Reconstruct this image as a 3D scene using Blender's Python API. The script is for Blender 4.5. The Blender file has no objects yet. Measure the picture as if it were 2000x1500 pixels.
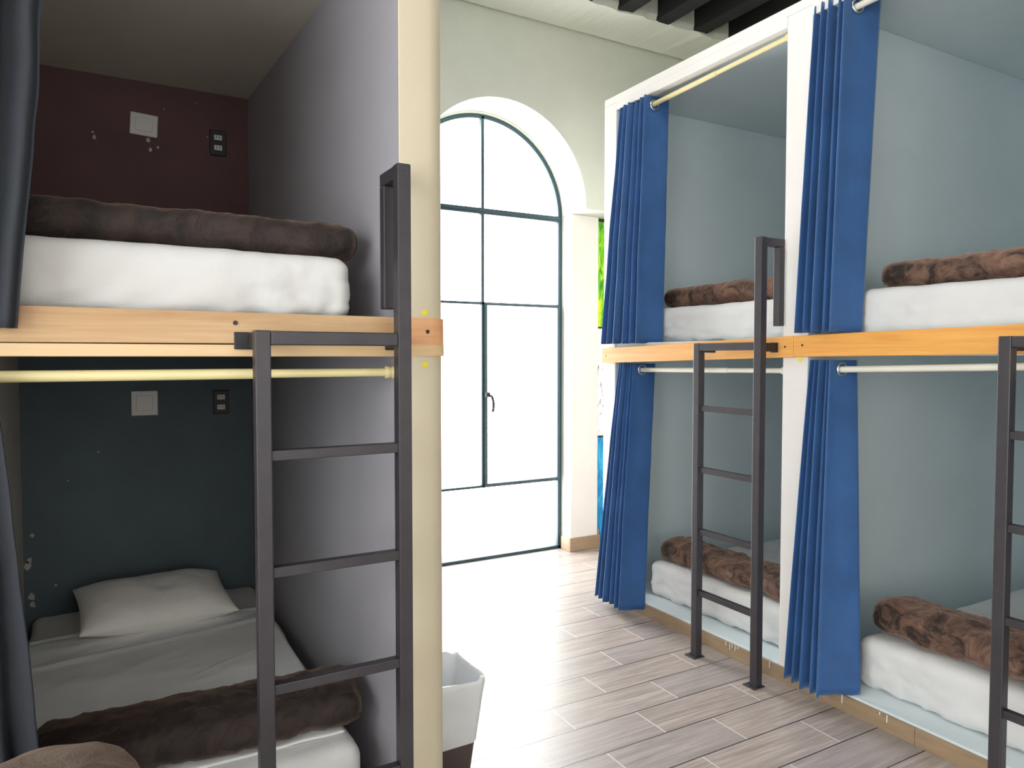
import bpy, bmesh, math, random
from mathutils import Vector, Matrix, noise

sc = bpy.context.scene
C = sc.collection
R = math.radians
random.seed(7)

# ------------------------------------------------------------------ camera
cam_d = bpy.data.cameras.new('camera')
cam = bpy.data.objects.new('camera', cam_d)
C.objects.link(cam)
cam.location = (0, 0, 1.45)
cam.rotation_euler = (R(90 - 2.154), 0, R(-29.477))
cam_d.sensor_width = 36
cam_d.lens = 36 * 1409 / 2000
cam_d.clip_start = 0.02
sc.camera = cam


# ------------------------------------------------------------------ materials
def rgb(r, g, b):
    """sRGB 0-255 -> linear"""
    def f(c):
        c /= 255.0
        return c / 12.92 if c <= 0.04045 else ((c + 0.055) / 1.055) ** 2.4
    return (f(r), f(g), f(b), 1)


class NT:
    def __init__(self, name):
        self.m = bpy.data.materials.new(name)
        self.m.use_nodes = True
        self.t = self.m.node_tree
        self.t.nodes.clear()
        self.out = self.t.nodes.new('ShaderNodeOutputMaterial')

    def n(self, typ, **kw):
        nd = self.t.nodes.new(typ)
        for k, v in kw.items():
            if k.startswith('i_'):
                key = k[2:].replace('_', ' ')
                nd.inputs[key].default_value = v
            else:
                setattr(nd, k, v)
        return nd

    def l(self, a, b):
        self.t.links.new(a, b)

    def math(self, op, a, b=None):
        nd = self.t.nodes.new('ShaderNodeMath')
        nd.operation = op
        for i, v in enumerate((a, b)):
            if v is None:
                continue
            if isinstance(v, (int, float)):
                nd.inputs[i].default_value = v
            else:
                self.l(v, nd.inputs[i])
        return nd.outputs[0]

    def mix(self, fac, a, b):
        nd = self.t.nodes.new('ShaderNodeMix')
        nd.data_type = 'RGBA'
        for idx, v in ((0, fac), (6, a), (7, b)):
            if isinstance(v, (int, float)):
                nd.inputs[idx].default_value = v
            elif isinstance(v, tuple):
                nd.inputs[idx].default_value = v
            else:
                self.l(v, nd.inputs[idx])
        return nd.outputs[2]


def paint(name, col, rough=0.6, var=0.12, scale=3.0, bump=0.05, bscale=60.0, metal=0.0, sheen=0.0, stretch=None, grain=0.0):
    """painted / cloth / metal surface: base colour with soft mottling and a fine bump"""
    q = NT(name)
    p = q.n('ShaderNodeBsdfPrincipled')
    q.l(p.outputs[0], q.out.inputs[0])
    tc = q.n('ShaderNodeTexCoord')
    vec = tc.outputs['Object']
    if stretch:
        mp = q.n('ShaderNodeMapping')
        mp.inputs['Scale'].default_value = stretch
        q.l(vec, mp.inputs[0])
        vec = mp.outputs[0]
    nz = q.n('ShaderNodeTexNoise', i_Scale=scale, i_Detail=5.0, i_Roughness=0.6)
    q.l(vec, nz.inputs['Vector'])
    dark = tuple(c * (1 - var * 2) for c in col[:3]) + (1,)
    light = tuple(min(1, c * (1 + var)) for c in col[:3]) + (1,)
    ramp = q.n('ShaderNodeValToRGB')
    ramp.color_ramp.elements[0].position = 0.3
    ramp.color_ramp.elements[1].position = 0.7
    ramp.color_ramp.elements[0].color = dark
    ramp.color_ramp.elements[1].color = light
    q.l(nz.outputs['Fac'], ramp.inputs[0])
    colour = ramp.outputs[0]
    n2 = q.n('ShaderNodeTexNoise', i_Scale=bscale, i_Detail=3.0)
    q.l(vec, n2.inputs['Vector'])
    if grain:
        g = q.n('ShaderNodeTexNoise', i_Scale=420.0, i_Detail=1.0)
        q.l(tc.outputs['Object'], g.inputs['Vector'])
        f = q.math('MULTIPLY_ADD', g.outputs['Fac'], grain * 2)
        f.node.inputs[2].default_value = 1 - grain
        mm = q.n('ShaderNodeVectorMath', operation='SCALE')
        q.l(colour, mm.inputs[0])
        q.l(f, mm.inputs['Scale'])
        colour = mm.outputs[0]
    q.l(colour, p.inputs['Base Color'])
    p.inputs['Roughness'].default_value = rough
    p.inputs['Metallic'].default_value = metal
    if sheen:
        p.inputs['Sheen Weight'].default_value = sheen
        p.inputs['Sheen Roughness'].default_value = 0.35
        p.inputs['Sheen Tint'].default_value = (0.55, 0.75, 1.0, 1)
    if bump:
        b = q.n('ShaderNodeBump', i_Strength=bump, i_Distance=0.01)
        q.l(n2.outputs['Fac'], b.inputs['Height'])
        q.l(b.outputs[0], p.inputs['Normal'])
    return q.m


def wood(name, c1, c2, axis, rough=0.5):
    """timber board: grain stretched along an axis, a few knots"""
    q = NT(name)
    p = q.n('ShaderNodeBsdfPrincipled')
    q.l(p.outputs[0], q.out.inputs[0])
    tc = q.n('ShaderNodeTexCoord')
    mp = q.n('ShaderNodeMapping')
    s = [38.0, 38.0, 38.0]
    s[axis] = 1.6
    mp.inputs['Scale'].default_value = s
    q.l(tc.outputs['Object'], mp.inputs[0])
    nz = q.n('ShaderNodeTexNoise', i_Scale=1.0, i_Detail=6.0, i_Roughness=0.65, i_Distortion=0.6)
    q.l(mp.outputs[0], nz.inputs['Vector'])
    big = q.n('ShaderNodeTexNoise', i_Scale=4.0, i_Detail=2.0)
    q.l(tc.outputs['Object'], big.inputs['Vector'])
    r = q.n('ShaderNodeValToRGB')
    r.color_ramp.elements[0].position = 0.32
    r.color_ramp.elements[1].position = 0.66
    r.color_ramp.elements[0].color = c2
    r.color_ramp.elements[1].color = c1
    q.l(nz.outputs['Fac'], r.inputs[0])
    col = q.mix(q.math('MULTIPLY', big.outputs['Fac'], 0.35), r.outputs[0], c2)
    q.l(col, p.inputs['Base Color'])
    p.inputs['Roughness'].default_value = rough
    b = q.n('ShaderNodeBump', i_Strength=0.15, i_Distance=0.004)
    q.l(nz.outputs['Fac'], b.inputs['Height'])
    q.l(b.outputs[0], p.inputs['Normal'])
    return q.m


def plush(name, dark, light, sheen=0.6):
    """crushed plush: nap brushed in streaks of light and dark"""
    q = NT(name)
    p = q.n('ShaderNodeBsdfPrincipled')
    q.l(p.outputs[0], q.out.inputs[0])
    tc = q.n('ShaderNodeTexCoord')
    a = q.n('ShaderNodeTexNoise', i_Scale=11.0, i_Detail=6.0, i_Roughness=0.7, i_Distortion=1.2)
    q.l(tc.outputs['Object'], a.inputs['Vector'])
    r = q.n('ShaderNodeValToRGB')
    r.color_ramp.elements[0].position = 0.38
    r.color_ramp.elements[1].position = 0.68
    r.color_ramp.elements[0].color = dark
    r.color_ramp.elements[1].color = light
    q.l(a.outputs['Fac'], r.inputs[0])
    q.l(r.outputs[0], p.inputs['Base Color'])
    p.inputs['Roughness'].default_value = 0.8
    p.inputs['Sheen Weight'].default_value = sheen
    p.inputs['Sheen Roughness'].default_value = 0.3
    p.inputs['Sheen Tint'].default_value = (0.75, 0.5, 0.38, 1)
    f = q.n('ShaderNodeTexNoise', i_Scale=160.0, i_Detail=3.0)
    q.l(tc.outputs['Object'], f.inputs['Vector'])
    mx = q.math('ADD', q.math('MULTIPLY', a.outputs['Fac'], 1.2), q.math('MULTIPLY', f.outputs['Fac'], 0.35))
    b = q.n('ShaderNodeBump', i_Strength=0.6, i_Distance=0.012)
    q.l(mx, b.inputs['Height'])
    q.l(b.outputs[0], p.inputs['Normal'])
    return q.m


def floor_material():
    q = NT('wood_look_tile')
    p = q.n('ShaderNodeBsdfPrincipled')
    q.l(p.outputs[0], q.out.inputs[0])
    tc = q.n('ShaderNodeTexCoord')
    mp = q.n('ShaderNodeMapping')
    RH = 0.1885
    mp.inputs['Location'].default_value = (-2.10 + 0.525 * 20, -2.085 + RH * 40, 0)
    q.l(tc.outputs['Object'], mp.inputs[0])
    br = q.n('ShaderNodeTexBrick')
    br.offset = 0.45
    br.offset_frequency = 2
    br.inputs['Scale'].default_value = 1.0
    br.inputs['Brick Width'].default_value = 0.525
    br.inputs['Row Height'].default_value = RH
    br.inputs['Mortar Size'].default_value = 0.003
    br.inputs['Mortar Smooth'].default_value = 0.2
    br.inputs['Color1'].default_value = (0, 0, 0, 1)
    br.inputs['Color2'].default_value = (1, 1, 1, 1)
    q.l(mp.outputs[0], br.inputs['Vector'])
    # grain along X
    mg = q.n('ShaderNodeMapping')
    mg.inputs['Scale'].default_value = (3.0, 62.0, 1.0)
    q.l(tc.outputs['Object'], mg.inputs[0])
    jump = q.n('ShaderNodeVectorMath', operation='MULTIPLY_ADD')
    q.l(br.outputs['Color'], jump.inputs[0])
    jump.inputs[1].default_value = (7.0, 13.0, 5.0)
    q.l(mg.outputs[0], jump.inputs[2])
    gr = q.n('ShaderNodeTexNoise', i_Scale=1.0, i_Detail=7.0, i_Roughness=0.65, i_Distortion=0.4)
    q.l(jump.outputs[0], gr.inputs['Vector'])
    r = q.n('ShaderNodeValToRGB')
    e = r.color_ramp.elements
    e[0].position = 0.3
    e[0].color = rgb(128, 116, 108)
    e[1].position = 0.7
    e[1].color = rgb(178, 166, 156)
    m_ = e.new(0.5)
    m_.color = rgb(154, 142, 133)
    q.l(gr.outputs['Fac'], r.inputs[0])
    tint = q.mix(q.math('MULTIPLY', br.outputs['Color'], 0.30), r.outputs[0], rgb(120, 120, 128))
    # long joints dark, short joints pale
    sep = q.n('ShaderNodeSeparateXYZ')
    q.l(mp.outputs[0], sep.inputs[0])
    fy = q.math('FRACT', q.math('DIVIDE', sep.outputs['Y'], RH))
    edge = q.math('LESS_THAN', q.math('ABSOLUTE', q.math('SUBTRACT', fy, 0.5)), 0.480)
    jcol = q.mix(edge, rgb(44, 40, 50), rgb(196, 190, 184))
    col = q.mix(br.outputs['Fac'], tint, jcol)
    q.l(col, p.inputs['Base Color'])
    rg = q.math('MULTIPLY_ADD', gr.outputs['Fac'], 0.22)
    rg.node.inputs[2].default_value = 0.22
    q.l(rg, p.inputs['Roughness'])
    p.inputs['Specular IOR Level'].default_value = 0.6
    hgt = q.math('SUBTRACT', q.math('MULTIPLY', gr.outputs['Fac'], 0.35), br.outputs['Fac'])
    b = q.n('ShaderNodeBump', i_Strength=0.25, i_Distance=0.004)
    q.l(hgt, b.inputs['Height'])
    q.l(b.outputs[0], p.inputs['Normal'])
    return q.m


def glass_material():
    q = NT('clear_glass')
    tr = q.n('ShaderNodeBsdfTransparent')
    gl = q.n('ShaderNodeBsdfGlossy')
    gl.inputs['Roughness'].default_value = 0.02
    fr = q.n('ShaderNodeFresnel', i_IOR=1.3)
    mx = q.n('ShaderNodeMixShader')
    q.l(fr.outputs[0], mx.inputs[0])
    q.l(tr.outputs[0], mx.inputs[1])
    q.l(gl.outputs[0], mx.inputs[2])
    q.l(mx.outputs[0], q.out.inputs[0])
    return q.m


def brushed_art(name, a, b, c, scale, stretch, lo=0.42, hi=0.6):
    q = NT(name)
    p = q.n('ShaderNodeBsdfPrincipled')
    q.l(p.outputs[0], q.out.inputs[0])
    tc = q.n('ShaderNodeTexCoord')
    mp = q.n('ShaderNodeMapping')
    mp.inputs['Scale'].default_value = stretch
    q.l(tc.outputs['Object'], mp.inputs[0])
    nz = q.n('ShaderNodeTexNoise', i_Scale=scale, i_Detail=6.0, i_Roughness=0.7, i_Distortion=0.8)
    q.l(mp.outputs[0], nz.inputs['Vector'])
    r = q.n('ShaderNodeValToRGB')
    e = r.color_ramp.elements
    e[0].position = lo
    e[0].color = a
    e[1].position = hi
    e[1].color = c
    k = e.new((lo + hi) / 2)
    k.color = b
    q.l(nz.outputs['Fac'], r.inputs[0])
    q.l(r.outputs[0], p.inputs['Base Color'])
    p.inputs['Roughness'].default_value = 0.45
    return q.m


M = dict(
    white=paint('white_plaster', rgb(226, 222, 216), 0.7, 0.03, 2.0, 0.06, 70),
    wall=paint('greenish_wall_plaster', rgb(206, 210, 196), 0.8, 0.05, 1.6, 0.10, 30),
    inner=paint('blue_grey_paint', rgb(206, 218, 221), 0.65, 0.03, 2.0, 0.06, 70, grain=0.10),
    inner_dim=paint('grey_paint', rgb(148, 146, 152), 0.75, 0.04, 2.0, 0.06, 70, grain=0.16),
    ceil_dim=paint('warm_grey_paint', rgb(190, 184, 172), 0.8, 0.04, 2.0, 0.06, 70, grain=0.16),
    teal_wall=paint('dark_teal_paint', rgb(84, 96, 102), 0.8, 0.06, 3.0, 0.1, 60, grain=0.2),
    maroon_wall=paint('dark_maroon_paint', rgb(88, 64, 66), 0.8, 0.08, 3.0, 0.1, 60, grain=0.25),
    chip=paint('bare_plaster', rgb(170, 168, 162), 0.9, 0.1, 20, 0.2, 90),
    cream=paint('cream_post_paint', rgb(210, 198, 170), 0.55, 0.04, 2.0, 0.05, 60),
    yellow=paint('yellow_paint_spot', rgb(240, 226, 40), 0.6, 0.03, 4.0, 0.0),
    sheet=paint('white_cotton', rgb(214, 214, 212), 0.85, 0.03, 4.0, 0.25, 24),
    sheet_grey=paint('pale_grey_cotton', rgb(240, 242, 241), 0.85, 0.04, 4.0, 0.25, 18),
    pillow=paint('pillowcase_cotton', rgb(246, 242, 236), 0.85, 0.03, 5.0, 0.3, 30),
    blue=paint('blue_curtain_cloth', rgb(38, 80, 134), 0.75, 0.10, 6.0, 0.2, 240, sheen=0.8),
    blue_shaded=paint('shaded_curtain_cloth', rgb(17, 22, 30), 0.8, 0.08, 6.0, 0.15, 240, sheen=0.15),  # blue curtain cloth, darkened to paint in the shade of the left bunks
    chrome=paint('chrome_ring', rgb(215, 215, 212), 0.2, 0.02, 5, 0.0, metal=1.0),
    rod=paint('white_rod', rgb(236, 232, 214), 0.35, 0.03, 5.0, 0.0),
    rod_cream=paint('cream_rod', rgb(234, 220, 160), 0.35, 0.03, 5.0, 0.0),
    steel=paint('dark_grey_steel', rgb(56, 53, 57), 0.42, 0.08, 14.0, 0.08, 180, metal=0.25),
    black=paint('black_steel', rgb(22, 22, 24), 0.5, 0.05, 10.0, 0.0),
    frame=paint('teal_window_steel', rgb(20, 56, 66), 0.45, 0.12, 12.0, 0.1, 120),
    orange=wood('orange_pine', rgb(236, 172, 84), rgb(214, 138, 54), 1),
    tan=wood('tan_pine', rgb(204, 168, 124), rgb(174, 132, 88), 0),
    pale=wood('pale_trim', rgb(232, 200, 154), rgb(216, 178, 128), 0),
    peach=wood('peach_pine', rgb(238, 182, 130), rgb(216, 150, 100), 0),
    base=paint('brown_tile', rgb(150, 126, 98), 0.5, 0.10, 7.0, 0.05, 60, stretch=(1, 1, 6)),
    beam=paint('black_ceiling_beam', rgb(9, 8, 8), 0.9, 0.2, 5.0, 0.3, 20, stretch=(6, 1, 6)),
    brown=plush('brown_plush', rgb(32, 21, 17), rgb(132, 98, 80)),
    dark_brown=plush('dark_brown_plush', rgb(18, 12, 11), rgb(56, 42, 38), 0.3),
    taupe=plush('taupe_plush', rgb(70, 60, 52), rgb(112, 98, 86), 0.3),
    plate=paint('white_plastic', rgb(200, 198, 194), 0.4, 0.02, 5.0, 0.0),
    bin=paint('dark_brown_plastic', rgb(72, 62, 60), 0.5, 0.04, 6.0, 0.05, 90),
    liner=paint('white_liner_film', rgb(226, 230, 232), 0.4, 0.04, 5.0, 0.3, 30),
    floor=floor_material(),
    glass=glass_material(),
    art_green=brushed_art('green_yellow_paint', rgb(40, 130, 10), rgb(110, 205, 10), rgb(232, 232, 30), 3.0, (6, 6, 1.6)),
    art_sketch=brushed_art('ink_sketch', rgb(70, 60, 84), rgb(236, 234, 238), rgb(244, 243, 246), 5.0, (9, 9, 2.2), 0.36, 0.52),
    art_blue=brushed_art('blue_paint', rgb(0, 104, 170), rgb(10, 140, 205), rgb(60, 180, 225), 3.0, (5, 5, 1.4)),
)


# ------------------------------------------------------------------ object helpers
def obj(name, bm, mats, parent=None, bevel=0.0, smooth=False, seg=2):
    me = bpy.data.meshes.new(name)
    bmesh.ops.recalc_face_normals(bm, faces=bm.faces)
    bm.to_mesh(me)
    bm.free()
    if not isinstance(mats, (list, tuple)):
        mats = [mats]
    for m in mats:
        me.materials.append(m)
    if smooth:
        for p in me.polygons:
            p.use_smooth = True
    o = bpy.data.objects.new(name, me)
    C.objects.link(o)
    if parent:
        o.parent = parent
    if bevel:
        b = o.modifiers.new('bevel', 'BEVEL')
        b.width = bevel
        b.segments = seg
        b.limit_method = 'ANGLE'
        b.angle_limit = R(40)
    return o


def thing(name, label, cat, loc=(0, 0, 0), group=None):
    o = bpy.data.objects.new(name, None)
    C.objects.link(o)
    o.location = loc
    o.empty_display_size = 0.1
    return tag(o, label, cat, group)


def tag(o, label, cat, group=None):
    o['label'] = label
    o['category'] = cat
    if group:
        o['group'] = group
    return o


def struct(o, label=None):
    o['kind'] = 'structure'
    if label:
        o['label'] = label
    return o


def box(bm, x0, x1, y0, y1, z0, z1, mi=0):
    vs = [bm.verts.new((x, y, z)) for x in (x0, x1) for y in (y0, y1) for z in (z0, z1)]
    fs = []
    for a in ((0, 1, 3, 2), (4, 6, 7, 5), (0, 4, 5, 1), (2, 3, 7, 6), (0, 2, 6, 4), (1, 5, 7, 3)):
        f = bm.faces.new([vs[i] for i in a])
        f.material_index = mi
        fs.append(f)
    return vs, fs


def B(*a, mi=0):
    bm = bmesh.new()
    box(bm, *a, mi=mi)
    return bm


def hexa(bm, pts, mi=0):
    """8 points: bottom ring (4) then top ring (4)"""
    v = [bm.verts.new(p) for p in pts]
    for a in ((0, 3, 2, 1), (4, 5, 6, 7), (0, 1, 5, 4), (1, 2, 6, 5), (2, 3, 7, 6), (3, 0, 4, 7)):
        bm.faces.new([v[i] for i in a]).material_index = mi


def tube(bm, p0, p1, r0, r1=None, n=20, caps=True):
    r1 = r0 if r1 is None else r1
    p0, p1 = Vector(p0), Vector(p1)
    d = (p1 - p0).normalized()
    a = Vector((0, 0, 1)) if abs(d.z) < 0.9 else Vector((1, 0, 0))
    u = d.cross(a).normalized()
    w = d.cross(u)
    A, Bv = [], []
    for i in range(n):
        t = 2 * math.pi * i / n
        e = u * math.cos(t) + w * math.sin(t)
        A.append(bm.verts.new(p0 + e * r0))
        Bv.append(bm.verts.new(p1 + e * r1))
    for i in range(n):
        j = (i + 1) % n
        bm.faces.new((A[i], A[j], Bv[j], Bv[i]))
    if caps:
        bm.faces.new(A[::-1])
        bm.faces.new(Bv)


def torus(bm, c, axis, Rr, r, n=24, k=10):
    axis = Vector(axis).normalized()
    a = Vector((0, 0, 1)) if abs(axis.z) < 0.9 else Vector((1, 0, 0))
    u = axis.cross(a).normalized()
    w = axis.cross(u)
    c = Vector(c)
    rings = []
    for i in range(n):
        t = 2 * math.pi * i / n
        e = u * math.cos(t) + w * math.sin(t)
        rings.append([bm.verts.new(c + e * (Rr + r * math.cos(2 * math.pi * j / k)) + axis * (r * math.sin(2 * math.pi * j / k))) for j in range(k)])
    for i in range(n):
        for j in range(k):
            bm.faces.new((rings[i][j], rings[(i + 1) % n][j], rings[(i + 1) % n][(j + 1) % k], rings[i][(j + 1) % k]))


def fbm(p, sc_, seed=0.0, oct=3):
    v = Vector(p) * sc_ + Vector((seed * 17.3, seed * 5.1, seed * 9.7))
    return noise.fractal(v, 1.0, 2.0, oct, noise_basis='PERLIN_ORIGINAL')


def grid_box(bm, sx, sy, sz, nx, ny, nz, fn):
    """closed box surface with a regular grid on each face, moved by fn(Vector in -1..1)->Vector"""
    cache = {}

    def v(i, j, k):
        key = (i, j, k)
        if key not in cache:
            cache[key] = bm.verts.new(fn(Vector((2 * i / nx - 1, 2 * j / ny - 1, 2 * k / nz - 1))))
        return cache[key]
    for i in range(nx):
        for j in range(ny):
            for k in (0, nz):
                bm.faces.new((v(i, j, k), v(i + 1, j, k), v(i + 1, j + 1, k), v(i, j + 1, k)))
    for i in range(nx):
        for k in range(nz):
            for j in (0, ny):
                bm.faces.new((v(i, j, k), v(i + 1, j, k), v(i + 1, j, k + 1), v(i, j, k + 1)))
    for j in range(ny):
        for k in range(nz):
            for i in (0, nx):
                bm.faces.new((v(i, j, k), v(i, j + 1, k), v(i, j + 1, k + 1), v(i, j, k + 1)))


def mattress_mesh(lx, ly, lz, seed, front, amp=0.006):
    """rounded mattress in a stretched sheet; base centre at origin. front: (axis, sign) of the visible end"""
    bm = bmesh.new()
    h = Vector((lx / 2, ly / 2, lz / 2))
    r = min(0.045, lz * 0.28)

    def ease(t):          # denser near the edges
        return math.copysign(abs(t) ** 0.62, t)

    def fn(t):
        p = Vector((ease(t.x) * h.x, ease(t.y) * h.y, t.z * h.z))
        q = Vector((max(-h.x + r, min(h.x - r, p.x)), max(-h.y + r, min(h.y - r, p.y)), max(-h.z + r, min(h.z - r, p.z))))
        d = p - q
        nrm = d.normalized() if d.length > 1e-6 else Vector((0, 0, 0))
        s = q + nrm * r if d.length > 1e-6 else p
        w = fbm((s.x, s.y, s.z * 0.6), 3.5, seed) * amp + fbm((s.x, s.y, s.z), 13, seed + 3) * amp * 0.45
        ax, sg = front
        if s[ax] * sg > h[ax] - r * 0.6:
            # drawn wrinkles that fan down from the top edge of the visible end
            o = 1 - ax
            ph = s[o] * 34 + s.z * 22 + fbm((s.x, s.y, s.z), 5, seed + 5) * 3
            low = 0.5 - s.z / lz
            w += math.sin(ph) * 0.0036 * low + fbm((s[o] * 3, s.z * 7, seed), 5, seed) * 0.012 * low
        s = s + (nrm if nrm.length else Vector((0, 0, 1))) * w
        s.z += h.z
        if s.z < 0.004:
            s.z = 0.0
        return s
    grid_box(bm, lx, ly, lz, 54, 54, 14, fn)
    return bm


def roll_mesh(L, w, h, seed, lump=0.012, droop=0.0):
    """rolled plush blanket lying along local X, resting on z=0, spiral pressed into the ends"""
    bm = bmesh.new()
    ns, nr = 64, 48
    rings = []
    for i in range(nr + 1):
        t = -1 + 2 * i / nr
        e = max(0.0, (abs(t) - 0.88) / 0.12)
        k = 1 - 0.16 * e ** 2
        xx = t * L / 2
        ring = []
        for j in range(ns):
            a = 2 * math.pi * j / ns
            ca, sa = math.cos(a), math.sin(a)
            p = 2.5
            rr = (abs(ca) ** p + abs(sa) ** p) ** (-1 / p)
            y = ca * rr * w / 2 * k
            z = sa * rr * h / 2 * k + h / 2
            q = Vector((xx, y, z))
            nrm = Vector((0, ca, sa))
            d = fbm((xx, y, z), 6, seed) * lump + fbm((xx * 2.2, y, z), 15, seed + 2) * lump * 0.55
            # overlap edge of the last turn
            if 0.55 < a / math.pi < 0.72:
                d -= 0.006
            q += nrm * d
            q.z -= droop * t
            q.z = max(q.z, 0.0 if droop == 0 else -1)
            ring.append(bm.verts.new(q))
        rings.append(ring)
    for i in range(nr):
        for j in range(ns):
            bm.faces.new((rings[i][j], rings[i + 1][j], rings[i + 1][(j + 1) % ns], rings[i][(j + 1) % ns]))
    # spiral ends
    for side, ring in ((-1, rings[0]), (1, rings[-1])):
        prev = ring
        c = Vector((0, 0, 0))
        for v in ring:
            c += v.co
        c /= ns
        for m in range(1, 11):
            f = 1 - m / 10.5
            cur = []
            for j in range(ns):
                b = ring[j].co
                q = c + (b - c) * f
                sp = math.sin((m * 0.9 + j / ns * 1.0) * 2 * math.pi * 0.55)
                q.x = b.x + side * (0.012 * (1 - f) ** 0.5 + 0.007 * sp)
                cur.append(bm.verts.new(q))
            for j in range(ns):
                bm.faces.new((prev[j], prev[(j + 1) % ns], cur[(j + 1) % ns], cur[j]))
            prev = cur
        bm.faces.new(prev)
    return bm


def curtain_mesh(top, bot, z_top, z_bot, nz=36, hem=None):
    """top / bot: lists of plan points (x,y), same length; hem: per-point extra drop at the bottom"""
    bm = bmesh.new()
    n = len(top)
    rows = []
    for i in range(nz + 1):
        t = i / nz
        s = t ** 0.9
        row = []
        for j in range(n):
            x = top[j][0] * (1 - s) + bot[j][0] * s
            y = top[j][1] * (1 - s) + bot[j][1] * s
            zb = z_bot - (hem[j] if hem else 0) + 0.006 * noise.noise((j * 0.21, z_bot * 9, 2.0))
            z = z_top * (1 - t) + zb * t
            wob = fbm((x * 2, y * 2, z * 1.2), 2.2, 4.0) * 0.012 * math.sin(math.pi * min(1, t * 1.1))
            row.append(bm.verts.new((x + wob, y + wob * 0.7, z)))
        rows.append(row)
    for i in range(nz):
        for j in range(n - 1):
            bm.faces.new((rows[i][j], rows[i][j + 1], rows[i + 1][j + 1], rows[i + 1][j]))
    return bm


def pleats(a, b, amp, n, pts=14, along=(0, 1), phase=0.0, flat=None, skew=0.0, sharp=0.7):
    """plan polyline from a to b with n folds of amplitude amp, then a flat run to point flat"""
    a, b = Vector(a), Vector(b)
    d = b - a
    nrm = Vector((-d.y, d.x)).normalized()
    out = []
    N = n * pts
    for i in range(N + 1):
        t = i / N
        s = math.sin(2 * math.pi * n * t + phase)
        s = math.copysign(abs(s) ** sharp, s)
        q = a + d * t + nrm * (amp * s * (0.75 + 0.25 * math.sin(5.1 * t * n + 1))) + d.normalized() * (skew * math.sin(4 * math.pi * n * t))
        out.append((q.x, q.y))
    if flat:
        e = Vector(out[-1])
        f = Vector(flat)
        for i in range(1, 13):
            t = i / 12
            q = e + (f - e) * t
            q += nrm * 0.006 * math.sin(math.pi * t)
            out.append((q.x, q.y))
    return out


def solid(o, th):
    s = o.modifiers.new('thickness', 'SOLIDIFY')
    s.thickness = th
    s.offset = 0
    return o


# ------------------------------------------------------------------ room shell
XL, XR, YF, YB, ZC = -2.4, 4.75, -2.2, 4.53, 4.02
struct(obj('floor', B(XL, XR, YF, YB + 0.25, -0.1, 0.0), M['floor']), 'grey brown wood-look plank tile floor')
struct(obj('ceiling', B(XL, XR, YF, YB + 0.25, ZC, ZC + 0.1), M['white']), 'white plaster ceiling between dark beams')
struct(obj('wall_left', B(XL - 0.15, XL, YF, YB + 0.25, 0, ZC), M['wall']))
struct(obj('wall_right', B(XR, XR + 0.15, YF, YB + 0.25, 0, ZC), M['wall']))
struct(obj('wall_front', B(XL, XR, YF - 0.15, YF, 0, ZC), M['white']))

CX, ZS, RAD = 2.335, 2.48, 0.663


def arch_wall(bm, x0, x1, z0, z1, yf, yb, cx, zs, r, n=48, jamb=True):
    """wall slab with an arched opening reaching down to z0 (if z0 < zs the jambs are straight)"""
    pts = []
    for i in range(n + 1):
        t = math.pi * i / n
        pts.append((cx - r * math.cos(t), zs + r * math.sin(t)))

    def quad(p):
        bm.faces.new([bm.verts.new(q) for q in p])
    for y in (yf, yb):
        for i in range(n):
            (xa, za), (xb, zb) = pts[i], pts[i + 1]
            quad([(xa, y, za), (xb, y, zb), (xb, y, z1), (xa, y, z1)])
        quad([(x0, y, z0), (cx - r, y, z0), (cx - r, y, zs), (x0, y, zs)])
        quad([(x0, y, zs), (cx - r, y, zs), (cx - r, y, z1), (x0, y, z1)])
        quad([(cx + r, y, z0), (x1, y, z0), (x1, y, zs), (cx + r, y, zs)])
        quad([(cx + r, y, zs), (x1, y, zs), (x1, y, z1), (cx + r, y, z1)])
    for i in range(n):
        (xa, za), (xb, zb) = pts[i], pts[i + 1]
        quad([(xa, yf, za), (xb, yf, zb), (xb, yb, zb), (xa, yb, za)])
    if z0 < zs:
        for x in (cx - r, cx + r):
            quad([(x, yf, z0), (x, yb, z0), (x, yb, zs), (x, yf, zs)])
    for xa, xb in ((x0, cx - r), (cx + r, x1)):
        quad([(xa, yf, z0), (xb, yf, z0), (xb, yb, z0), (xa, yb, z0)])
    quad([(x0, yf, z1), (x1, yf, z1), (x1, yb, z1), (x0, yb, z1)])
    for x in (x0, x1):
        quad([(x, yf, z0), (x, yb, z0), (x, yb, z1), (x, yf, z1)])
    bmesh.ops.remove_doubles(bm, verts=bm.verts, dist=1e-5)


bm = bmesh.new()
arch_wall(bm, XL, XR, 0, ZC, YB, YB + 0.25, CX, ZS, RAD)
arch_wall(bm, XL, XR, 2.497, ZC, 4.23, YB + 0.001, CX, 2.497, RAD - 0.003)
struct(obj('wall_back', bm, M['wall']), 'pale greenish plaster wall with the tall arched window')
bm = bmesh.new()
box(bm, 3.0, 3.245, 4.42, YB, 0, 2.497)
struct(obj('wall_pier', bm, M['white'], bevel=0.006), 'white plaster pier right of the arched window')
bm = bmesh.new()
box(bm, 2.985, 3.26, 4.405, 4.42, 0, 0.10)
box(bm, 2.985, 3.0, 4.42, YB, 0, 0.10)
box(bm, 3.245, 3.26, 4.42, YB, 0, 0.14)
struct(obj('baseboard_pier', bm, M['base'], bevel=0.003), 'brown tile baseboard around the white pier')

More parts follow.
